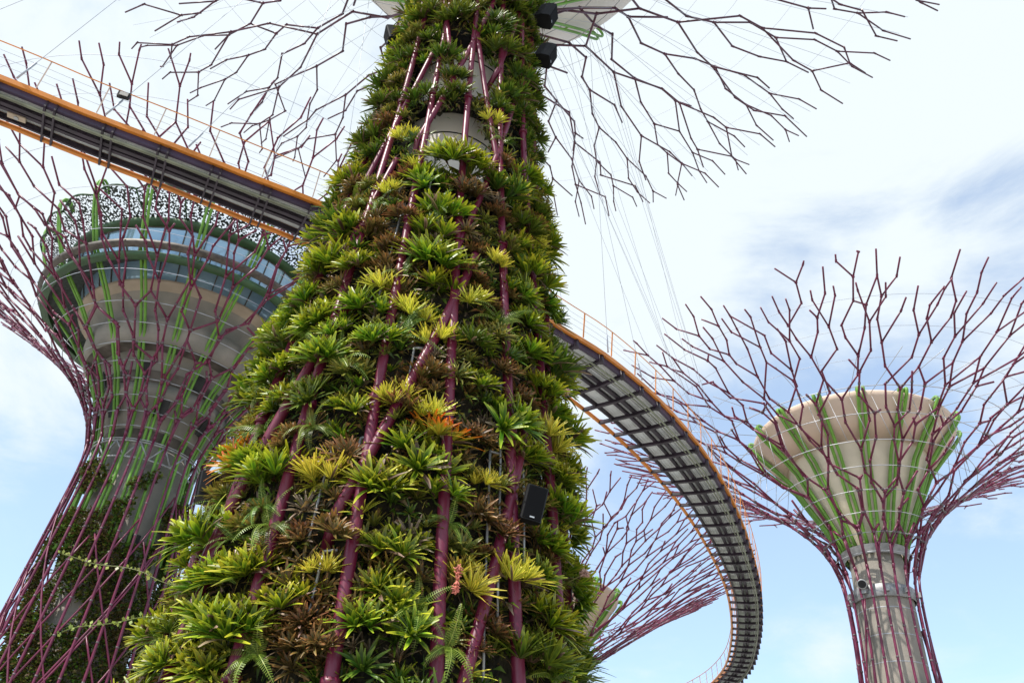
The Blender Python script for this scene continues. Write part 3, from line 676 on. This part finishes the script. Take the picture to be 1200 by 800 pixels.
# ------------------------------------------------------------------ plants
def blade(mb, base, az, el0, bend, Ln, Wd, seg=6, idv=None, fold=.28, twist=0., tipw=.3, yaw_c=0.):
    """arching strap leaf; el0 = angle off the plant axis (+Z) at the base, bend = extra angle along it"""
    p = Vector(base); a = el0; s_ = Ln / seg; prev = None
    idv = idv or (random.random(), random.random()); az_ = az
    for k in range(seg + 1):
        t = k / seg; h = Vector((cos(az_), sin(az_), 0)); d = h * sin(a) + Vector((0, 0, cos(a))); n_ = h * (-cos(a)) + Vector((0, 0, sin(a))); sd = Vector((-sin(az_), cos(az_), 0))
        w = Wd * .5 * (min(1, .62 + t * 1.3) if t < .6 else max(tipw, 1 - ((t - .6) / .4) ** 1.8))
        b0 = len(mb.v)
        mb.v += [p - sd * w + n_ * w * fold, p, p + sd * w + n_ * w * fold]
        if prev is not None:
            t0 = (k - 1) / seg
            mb.quad((prev, prev + 1, b0 + 1, b0), uv=[(0, t0), (1, t0), (1, t), (0, t)], idv=idv, smooth=True)
            mb.quad((prev + 1, prev + 2, b0 + 2, b0 + 1), uv=[(1, t0), (0, t0), (0, t), (1, t)], idv=idv, smooth=True)
        prev = b0; p = p + d * s_; a += bend / seg * (.5 + t); az_ += yaw_c / seg
def rosette(mb, rr, c, tilt_az, tilt, n, Ln, Wd, lo=.12, hi=1.45, bend=.9, fold=.28, deadp=0.):
    """one head of n leaves; its axis leans by tilt toward tilt_az"""
    sub = MB(); 
    for k in range(n):
        t = (k + .5) / n; el = lo + (hi - lo) * t ** .8 + rr.uniform(-.1, .1); az = k * 2.39996 + rr.uniform(-.25, .25)
        if deadp and t > .75 and rr.random() < deadp: sub.cur = 1
        else: sub.cur = 0
        blade(sub, (cos(az) * .02, sin(az) * .02, 0), az, el, bend * rr.uniform(.55, 1.35), Ln * (.62 + .45 * min(1, t * 1.6)) * rr.uniform(.82, 1.12), Wd * rr.uniform(.85, 1.15), 6, (rr.random(), rr.random()), fold, yaw_c=rr.uniform(-.3, .3))
    rot = Matrix.Rotation(tilt, 3, Vector((-sin(tilt_az), cos(tilt_az), 0))); b0 = len(mb.v); c = Vector(c)
    mb.v += [rot @ v + c for v in sub.v]
    for f, q, i, m_ in zip(sub.f, sub.uv, sub.id, sub.mi): mb.cur = m_; mb.quad(tuple(x + b0 for x in f), q, i, True)
def proto(kind, seed):
    rr = random.Random(seed); mb = MB()
    if kind == 'lime': spec = (rr.choice((4, 5, 6)), 28, .43, .056, .08, 1.22, .42)
    elif kind == 'green': spec = (rr.choice((4, 5)), 28, .42, .046, .08, 1.2, .4)
    elif kind == 'variegated': spec = (rr.choice((3, 4)), 30, .36, .034, .08, 1.15, .2)
    elif kind == 'bronze': spec = (rr.choice((5, 6)), 24, .27, .038, .12, 1.25, .4)
    elif kind == 'olive': spec = (rr.choice((5, 6)), 24, .30, .038, .12, 1.25, .4)
    else: spec = (3, 26, .40, .055, .1, 1.2, .4)
    nh, nl, Ln, Wd, lo, hi, bend = spec
    for h in range(nh):
        a = h * 2 * pi / nh + rr.uniform(-.4, .4); d = (0 if nh == 1 else rr.uniform(.14, .27)) * (Ln / .45)
        rosette(mb, rr, (cos(a) * d, sin(a) * d, rr.uniform(-.06, .08)), a, rr.uniform(.15, .5), nl, Ln * rr.uniform(.8, 1.12), Wd, lo, hi, bend, deadp=.2)
    o = mb.build('proto', [LM[kind], LM['dead']], link=False); return o.data
def fern_proto(seed):
    rr = random.Random(seed); mb = MB()
    for f in range(11):
        az = rr.uniform(-pi, pi); el = rr.uniform(.3, 1.2); Ln = rr.uniform(.55, .95); p = Vector((0, 0, 0)); a = el; n = 22; idv = (rr.random(), rr.random()); bd = rr.uniform(1.2, 2.2)
        for k in range(n):
            t = k / n; h = Vector((cos(az), sin(az), 0)); d = h * sin(a) + Vector((0, 0, cos(a))); nn_ = h * -cos(a) + Vector((0, 0, sin(a))); sd = Vector((-sin(az), cos(az), 0))
            pl = .10 * (1 - t) ** .7 * min(1, .4 + t * 4) + .012; w = .014
            for sg_ in (-1, 1):
                b0 = len(mb.v); e = p + sd * sg_ * pl + d * .02 - nn_ * .018
                mb.v += [p, p + d * w, e + d * w * .5, e - d * w * .2]; mb.quad((b0, b0 + 1, b0 + 2, b0 + 3), uv=[(1, t * .6), (1, t * .6), (0, t * .6), (0, t * .6)], idv=idv)
            p2 = p + d * Ln / n; b0 = len(mb.v); mb.v += [p - sd * .004, p + sd * .004, p2 + sd * .004, p2 - sd * .004]; mb.quad((b0, b0 + 1, b0 + 2, b0 + 3), uv=[(1, .9)] * 4, idv=idv)
            p = p2; a += bd / n
    return mb.build('proto', [LM['fern']], link=False).data
PROT = {k: [proto(k, 100 + 17 * i + hash_) for i in range(4)] for hash_, k in enumerate(('lime', 'green', 'variegated', 'bronze', 'olive', 'orange'))}
FERN = [fern_proto(900 + i) for i in range(4)]

ANCH = dict(
variegated=[(-16, 5.3), (-22, 6.7), (21, 5.4), (33, 5.6), (24, 7.0), (56, 8.4), (4, 9.4), (-5, 9.9), (16, 10.5), (-19, 10.5), (26, 11.6), (5, 7.9), (-6, 8.1), (40, 14.1), (-31, 15.1)],
bronze=[(-21, 11.6), (-24, 11.1), (18, 11.8), (23, 10.8), (16, 11.1), (24, 6.5), (-18, 7.1), (2, 8.7), (-1, 8.4), (-3, 8.0), (-26, 5.8), (-14, 5.8), (25, 5.9), (23, 4.6), (-18, 4.3), (31, 6.3), (-17, 12.3), (11, 13.3), (-23, 13.7), (25, 13.0), (-32, 12.1), (-11, 4.4), (-17, 4.7), (-24, 4.5), (28, 4.9)],
lime=[(-3, 11.9), (0, 11.2), (-23, 10.0), (-31, 9.5), (-15, 9.2), (43, 9.9), (22, 8.8), (48, 5.9), (-18, 7.9), (50, 11.9), (45, 10.7), (-5, 6.6), (5, 7.1), (-40, 6.8), (2, 5.7), (1, 5.1), (52, 6.5), (40, 7.8), (51, 5.3), (-23, 4.9), (7, 4.7), (-50, 7.2), (-37, 5.3), (-47, 4.8), (-35, 4.5), (-42, 4.1), (-66, 14.4), (-10, 13.4), (46, 14.7), (1, 14.1), (72, 10.1), (-3, 4.6), (31, 8.2), (-33, 11.1), (-45, 10), (-52, 11.5), (60, 7.2), (62, 9.2), (-56, 9), (-58, 6)],
green=[(-37, 20), (-30, 18.9), (20, 19.7), (-8, 17.2), (40, 17.6), (47, 17.1), (22, 18.7), (-26, 16.5), (74, 20.4), (-10, 16.4), (-12, 20.6), (-7, 20.0), (10, 20.8), (30, 21.5), (-40, 21.3), (-28, 22), (12, 22.3), (55, 18.6), (-58, 16.8), (-52, 18.6), (58, 16), (60, 14.2), (0, 21.6), (-62, 15.6), (26, 16.5), (-3, 16.6), (34, 20.4)],
orange=[(8, 7.45), (-61, 7.5)])
sampled = []   # phi, z, kind
def dist(a, b_):
    zm = (a[1] + b_[1]) / 2; r = PC.r_of_z(zm); dp = (a[0] - b_[0] + 180) % 360 - 180
    return math.hypot(R(dp) * r, a[1] - b_[1])
for k, L_ in ANCH.items():
    for (ph, z) in L_: sampled.append((ph, z, k))
def pipe_dist(ph, z):
    r = PC.r_of_z(z); d = min(abs(R((ph - phi_k(k, z) + 180) % 360 - 180)) * r for k in range(NPIPE))
    return d
def diag_dist(ph, z):
    r = PC.r_of_z(z); best = 9
    for (a, z0, b_, z1) in DIAG[:8]:
        if z0 - .2 < z < z1 + .2: best = min(best, abs(R(ph - (a + (b_ - a) * (z - z0) / (z1 - z0)))) * r)
    return best
rp = random.Random(12)
def kind_at(ph, z):
    q = sin(ph * .11 + 1.3) + sin(z * 1.1 + ph * .05) + .7 * sin(ph * .23 - z * 1.7) + rp.uniform(-.9, .9)
    if z > 16: return 'green' if rp.random() < .72 else rp.choice(('olive', 'lime', 'bronze'))
    if z > 13: return rp.choice(('lime', 'green', 'olive', 'bronze', 'lime', 'variegated'))
    if abs(ph) > 42: return 'lime' if rp.random() < .45 else rp.choice(('green', 'olive', 'green'))
    return 'lime' if q > .75 else ('bronze' if q < -.8 else ('olive' if q < -.1 else 'green'))
tries = 0
while tries < 60000 and len(sampled) < 300:
    tries += 1
    z = 2.9 + (23.0 - 2.9) * rp.random() ** 1.15; ph = rp.uniform(-86, 88)
    if gapped(ph, z, 1.3): continue
    dmn = .56 if z < 13 else .50
    if abs(ph) > 45: dmn *= .92
    if pipe_dist(ph, z) < .10 and abs(ph) < 50 and rp.random() < .2: continue
    if diag_dist(ph, z) < .2: continue
    if math.hypot(R(ph - 37) * 2.9, z - 6.7) < .62: continue
    if any(dist((ph, z), s) < dmn for s in sampled): continue
    sampled.append((ph, z, kind_at(ph, z)))
print('bromeliads', len(sampled), 'tries', tries)
LOOK = dict(lime='lime green broad leaved bromeliad', green='deep green bromeliad', variegated='yellow edged bromeliad with stiff narrow leaves', bronze='dark bronze bromeliad clump', olive='dull olive bromeliad clump', orange='bromeliad with glowing orange leaf tips')
plants = []
for (ph, z, k) in sampled:
    ob = bpy.data.objects.new('bromeliad', rp.choice(PROT[k])); COL.objects.link(ob)
    a = toward + R(ph); outw = Vector((cos(a), sin(a), 0)); tilt = rp.uniform(.35, .95) if k != 'variegated' else rp.uniform(.3, .7)
    ax = (outw * sin(tilt) + Vector((0, 0, cos(tilt))) + Vector((rp.uniform(-.15, .15), rp.uniform(-.15, .15), 0))).normalized()
    q = ax.to_track_quat('Z', 'Y').to_matrix() @ Matrix.Rotation(rp.uniform(0, 2 * pi), 3, 'Z')
    sc = rp.uniform(.8, 1.34) * (1.0 if k in ('lime', 'green') else .98)
    if abs(ph) > 60: sc *= .92
    if z > 15: sc *= .88 if ph < 40 else .7
    mw = Matrix.Translation(sp(ph, z, .05 if pipe_dist(ph, z) < .22 else -.08)) @ q.to_4x4() @ Matrix.Diagonal((sc, sc, sc, 1)); ob.matrix_world = mw
    x, y = px_of(mw.translation + ax * .25); plants.append([x, y, k, ob, sc, ph])
# ferns
fs = []
FA = [(-38, 6.3), (-34, 6.0), (-52, 7.8), (-58, 6.6), (-45, 5.3), (8, 4.9), (-46, 5.9), (57, 5.3), (62, 4.7), (50, 4.5), (62, 7.6), (-46, 9.6), (-54, 10.4), (40, 12.2), (-8, 9.4), (-26, 4.2), (-63, 8.8), (-66, 5.4), (-60, 4.5), (14, 6.2), (66, 6.2), (-70, 17), (-66, 18.6), (36, 19), (28, 15.4), (-48, 13.2), (68, 12), (-30, 7.6), (-41, 8.3), (47, 11), (28, 10.2), (-12, 10.8), (-33, 12.9), (-68, 12), (55, 8.8), (-26, 8.8), (16, 4.5), (-4, 12.6)]
for (ph, z) in FA:
    ob = bpy.data.objects.new('fern', rp.choice(FERN)); COL.objects.link(ob); a = toward + R(ph); outw = Vector((cos(a), sin(a), 0)); ax = (outw * .9 + Vector((0, 0, .5))).normalized()
    q = ax.to_track_quat('Z', 'Y').to_matrix() @ Matrix.Rotation(rp.uniform(0, 2 * pi), 3, 'Z'); sc = rp.uniform(.6, .95)
    mw = Matrix.Translation(sp(ph, z, .0)) @ q.to_4x4() @ Matrix.Diagonal((sc, sc, sc, 1)); ob.matrix_world = mw
    x, y = px_of(mw.translation + ax * .2); plants.append([x, y, 'fern', ob, sc, ph])
LOOK['fern'] = 'feathery drooping fern'
BANDS = [(-400, 20, 'at the very top of the trunk'), (20, 75, 'level with the upper black loudspeakers'), (75, 130, 'just below the upper black loudspeakers'), (130, 185, 'beside the bare white core panels'), (185, 240, 'where the walkway meets the trunk at left'), (240, 295, 'just under the left walkway'), (295, 350, 'mid trunk, between left and right walkways'), (350, 405, 'level with the right walkway railing'), (405, 460, 'level with the top of the far dish'), (460, 520, 'a little above the orange tipped bromeliad'), (520, 575, 'just above the big black loudspeaker'), (575, 630, 'level with the big black loudspeaker'), (630, 685, 'just below the big black loudspeaker'), (685, 745, 'low on the trunk, well under the loudspeaker'), (745, 1500, 'along the bottom edge of the trunk')]
ORD = ['first', 'second', 'third', 'fourth', 'fifth', 'sixth', 'seventh', 'eighth', 'ninth', 'tenth', 'eleventh', 'twelfth', 'thirteenth', 'fourteenth', 'fifteenth', 'sixteenth', 'seventeenth', 'eighteenth']
SHORT = dict(lime='lime green bromeliad', green='deep green bromeliad', variegated='yellow edged bromeliad', bronze='dark bronze bromeliad', olive='dull olive bromeliad', orange='orange tipped bromeliad', fern='feathery drooping fern')
for (y0, y1, txt) in BANDS:
    for k in SHORT:
        L_ = sorted([p for p in plants if p[2] == k and y0 <= p[1] < y1], key=lambda p: p[0])
        for i, p in enumerate(L_):
            if len(L_) == 1: lab = 'the one ' + SHORT[k] + ' ' + txt
            else: lab = ORD[min(i, 17)] + ' ' + SHORT[k] + ' from the left ' + txt
            tag(p[3], lab, 'fern' if k == 'fern' else 'bromeliad', 'ferns on the planted trunk' if k == 'fern' else 'bromeliads on the planted trunk')

# the many small rosettes that fill the gaps between the 300 larger plants: one mass
fl = MB(); FM = ['green', 'olive', 'bronze', 'lime', 'dead', 'variegated']; fk = []
for kk in range(10):
    sub = MB(); rr_ = random.Random(400 + kk)
    for h in range(rr_.choice((1, 2))): rosette(sub, rr_, (rr_.uniform(-.1, .1) * h, rr_.uniform(-.1, .1) * h, 0), rr_.uniform(0, 6), rr_.uniform(0, .4), 15, rr_.uniform(.2, .32), rr_.uniform(.026, .042), .1, 1.25, .5)
    fk.append(sub)
placed = []; tr_ = 0
while len(placed) < 950 and tr_ < 60000:
    tr_ += 1; z = 2.9 + 20 * rp.random() ** 1.2; ph = rp.uniform(-100, 100)
    if gapped(ph, z, 1.15) or pipe_dist(ph, z) < .02: continue
    if any(dist((ph, z), q_) < .2 for q_ in placed): continue
    if any(dist((ph, z), q_) < .2 for q_ in sampled): continue
    placed.append((ph, z)); sub = rp.choice(fk); a = toward + R(ph); outw = Vector((cos(a), sin(a), 0)); tl_ = rp.uniform(.6, 1.2)
    ax = (outw * sin(tl_) + Vector((rp.uniform(-.25, .25), rp.uniform(-.25, .25), cos(tl_)))).normalized()
    q = ax.to_track_quat('Z', 'Y').to_matrix() @ Matrix.Rotation(rp.uniform(0, 6.28), 3, 'Z'); c = sp(ph, z, rp.uniform(-.24, .02)); sc = rp.uniform(.8, 1.25); b0 = len(fl.v)
    w_ = (5, 4, 1, 2, .5, .4) if z > 14 else (2.2, 3, 4, 1.6, 1.1, .6); fl.cur = rp.choices(range(6), w_)[0]; A = q * sc
    fl.v += [A @ v + c for v in sub.v]; iv = (rp.random(), rp.random())
    for f, u_, id_ in zip(sub.f, sub.uv, sub.id): fl.quad(tuple(x + b0 for x in f), u_, id_, True)
tag(fl.build('small_rosettes', [LM[k] for k in FM]), 'crowded small rosettes filling the gaps between the larger bromeliads', 'undergrowth', kind='stuff')
print('fill', len(placed))

# undergrowth between the plants: small dark leaves, dead leaves, moss
ug = MB(); ru = random.Random(5)
for n_ in range(30000):
    z = 1 + 22 * ru.random() ** 1.2; ph = ru.uniform(-115, 115) if n_ % 8 else ru.uniform(-180, 180)
    if gapped(ph, z, 1.1): continue
    if pipe_dist(ph, z) < .13 : continue
    a = toward + R(ph); p = sp(ph, z, ru.uniform(-.33, -.02)); ow = Vector((cos(a), sin(a), 0))
    d = (ow * ru.uniform(.1, 1) + Vector((ru.uniform(-1, 1), ru.uniform(-1, 1), ru.uniform(-1, .9)))).normalized(); sd = d.cross(Vector((ru.uniform(-1, 1), ru.uniform(-1, 1), ru.uniform(-1, 1)))).normalized()
    l = ru.uniform(.1, .32); w = ru.uniform(.012, .034); b0 = len(ug.v); m1 = p + d * l * .55 + Vector((0, 0, .01)); e = p + d * l - Vector((0, 0, l * .3))
    ug.v += [p, m1 + sd * w, e, m1 - sd * w]; ug.cur = ru.choices((0, 1, 2, 3, 4), (4, 3, 4, 2.4, .8))[0]; i_ = (ru.random(), ru.random())
    ug.quad((b0, b0 + 1, b0 + 2, b0 + 3), uv=[(.9, 0), (.2, .5), (.9, 1), (.2, .5)], idv=i_)
tag(ug.build('undergrowth', [LM['green'], LM['olive'], LM['bronze'], LM['dead'], LM['fern']]), 'small dark leaves and withered litter between the plants of the near trunk', 'undergrowth', kind='stuff')

# dried flower heads and a coral spike
def flower_head(ph, z, r, label, m_, stretched=False):
    root = empty('flower_spike' if stretched else 'dried_flower', sp(ph, z, .2), label, 'flower')
    a = toward + R(ph); c = sp(ph, z, .42); rr = random.Random(int(z * 100))
    mb = MB(); mb.tube([sp(ph, z - .25, -.1), sp(ph, z - .1, .2), c], .012, 5); mb.build('stalk', LM['olive'], root)
    mb = MB()
    for k in range(60):
        v = Vector((rr.gauss(0, 1), rr.gauss(0, 1), rr.gauss(0, 1))).normalized(); 
        cc = c + Vector((0, 0, rr.uniform(-.2, .2) if stretched else 0)); mb.tube([cc, cc + v * r * rr.uniform(.7, 1.1)], [.016, .006], 4)
    mb.build('bloom', M[m_], root)
flower_head(14.5, 5.25, .07, 'coral pink flower spike hanging beside the central magenta pipe', 'redf', True)
flower_head(60, 6.2, .09, 'dried round flower head near the right edge below the loudspeaker', 'flower')
flower_head(58, 7.2, .08, 'dried round flower head near the right edge beside the loudspeaker', 'flower')
flower_head(56, 9.4, .08, 'dried round flower head at the right edge beside the walkway', 'flower')
# vine shoots reaching out to the left at the bottom
for j, (ph, z, ln, dx, lab) in enumerate([(-72, 5.5, 2.1, -1.0, 'upper leafy pale green vine shoot reaching left from the planted trunk'), (-66, 4.9, 1.7, -1.0, 'lower leafy pale green vine shoot reaching left from the planted trunk')]):
    root = empty('vine_shoot', sp(ph, z, 0), lab, 'vine'); p = sp(ph, z, 0); pts = [p]; rr = random.Random(60 + j); d = Vector((-1, .15, .12))
    for k in range(14): d = (d + Vector((0, rr.uniform(-.08, .08), .13 * sin(k * .75 + j * 2) - .03 + rr.uniform(-.08, .08)))).normalized(); p = p + d * ln / 14; pts.append(p)
    mb = MB(); mb.tube(pts, .008, 4); mb.build('stem', LM['fern'], root); mb = MB()
    for k in range(1, 15):
        for q in range(3):
            b_ = pts[k] + d * rr.uniform(-.07, .07); e = Vector((rr.uniform(-.4, .4), rr.uniform(-.5, .5), rr.uniform(-1, 1))).normalized(); s_ = e.cross(Vector((0, 1, .3))).normalized(); l = rr.uniform(.04, .085)
            b0 = len(mb.v); mb.v += [b_, b_ + e * l * .5 + s_ * l * .35, b_ + e * l, b_ + e * l * .5 - s_ * l * .35]; mb.quad((b0, b0 + 1, b0 + 2, b0 + 3), uv=[(.6, .9)] * 4, idv=(rr.random(), rr.random()))
    mb.build('leaves', LM['fern'], root)

# climbing plants on the left tower's trunk
cl = MB(); rc = random.Random(9); tl = math.atan2(-cL[1], -cL[0])
def patch(ph, z): 
    v = sin(ph * 3.1 + z * .35) + sin(z * .9 + ph * 1.7) + .8 * sin(ph * 6.3 - z * .6) + .6 * sin(z * 1.9 - ph * 2)
    return v > (.35 if z > 27 else (-.75 if z > 22 else -1.5)) and z < 30.5 + sin(ph * 5) * 1.2
for n_ in range(70000):
    z = rc.uniform(2, 32); ph = rc.uniform(-1.9, 1.9)
    if not patch(ph, z): continue
    r = (4.55 + .35 * (30 - z) / 30) * 1 + rc.gauss(0, .16) + .2 * sin(ph * 9 + z * 2.2); a = tl + ph; p = Vector((cL[0] + r * cos(a), cL[1] + r * sin(a), z))
    d = Vector((cos(a) * .7 + rc.uniform(-.8, .8), sin(a) * .7 + rc.uniform(-.8, .8), rc.uniform(-1, .6))).normalized(); s_ = d.cross(Vector((rc.uniform(-1, 1), rc.uniform(-1, 1), 1))).normalized(); l = rc.uniform(.2, .46); b0 = len(cl.v)
    cl.v += [p, p + d * l * .5 + s_ * l * .3, p + d * l, p + d * l * .5 - s_ * l * .3]; cl.cur = rc.choices((0, 1, 2, 3), (6, 3.4, 3, .35))[0] if sin(ph * 4 + z * .5) > -.4 else rc.choices((0, 1, 2, 3), (1.5, 3, 6, .6))[0]
    cl.quad((b0, b0 + 1, b0 + 2, b0 + 3), uv=[(.9, 0), (.3, .4), (.9, .7), (.3, .4)], idv=(rc.random(), rc.random()))
tag(cl.build('climbing_foliage', [LM['moss'], LM['olive'], LM['rust'], LM['dead']]), 'dark green and bronze climbers covering the lower trunk of the restaurant tower', 'climbing plants', kind='stuff')
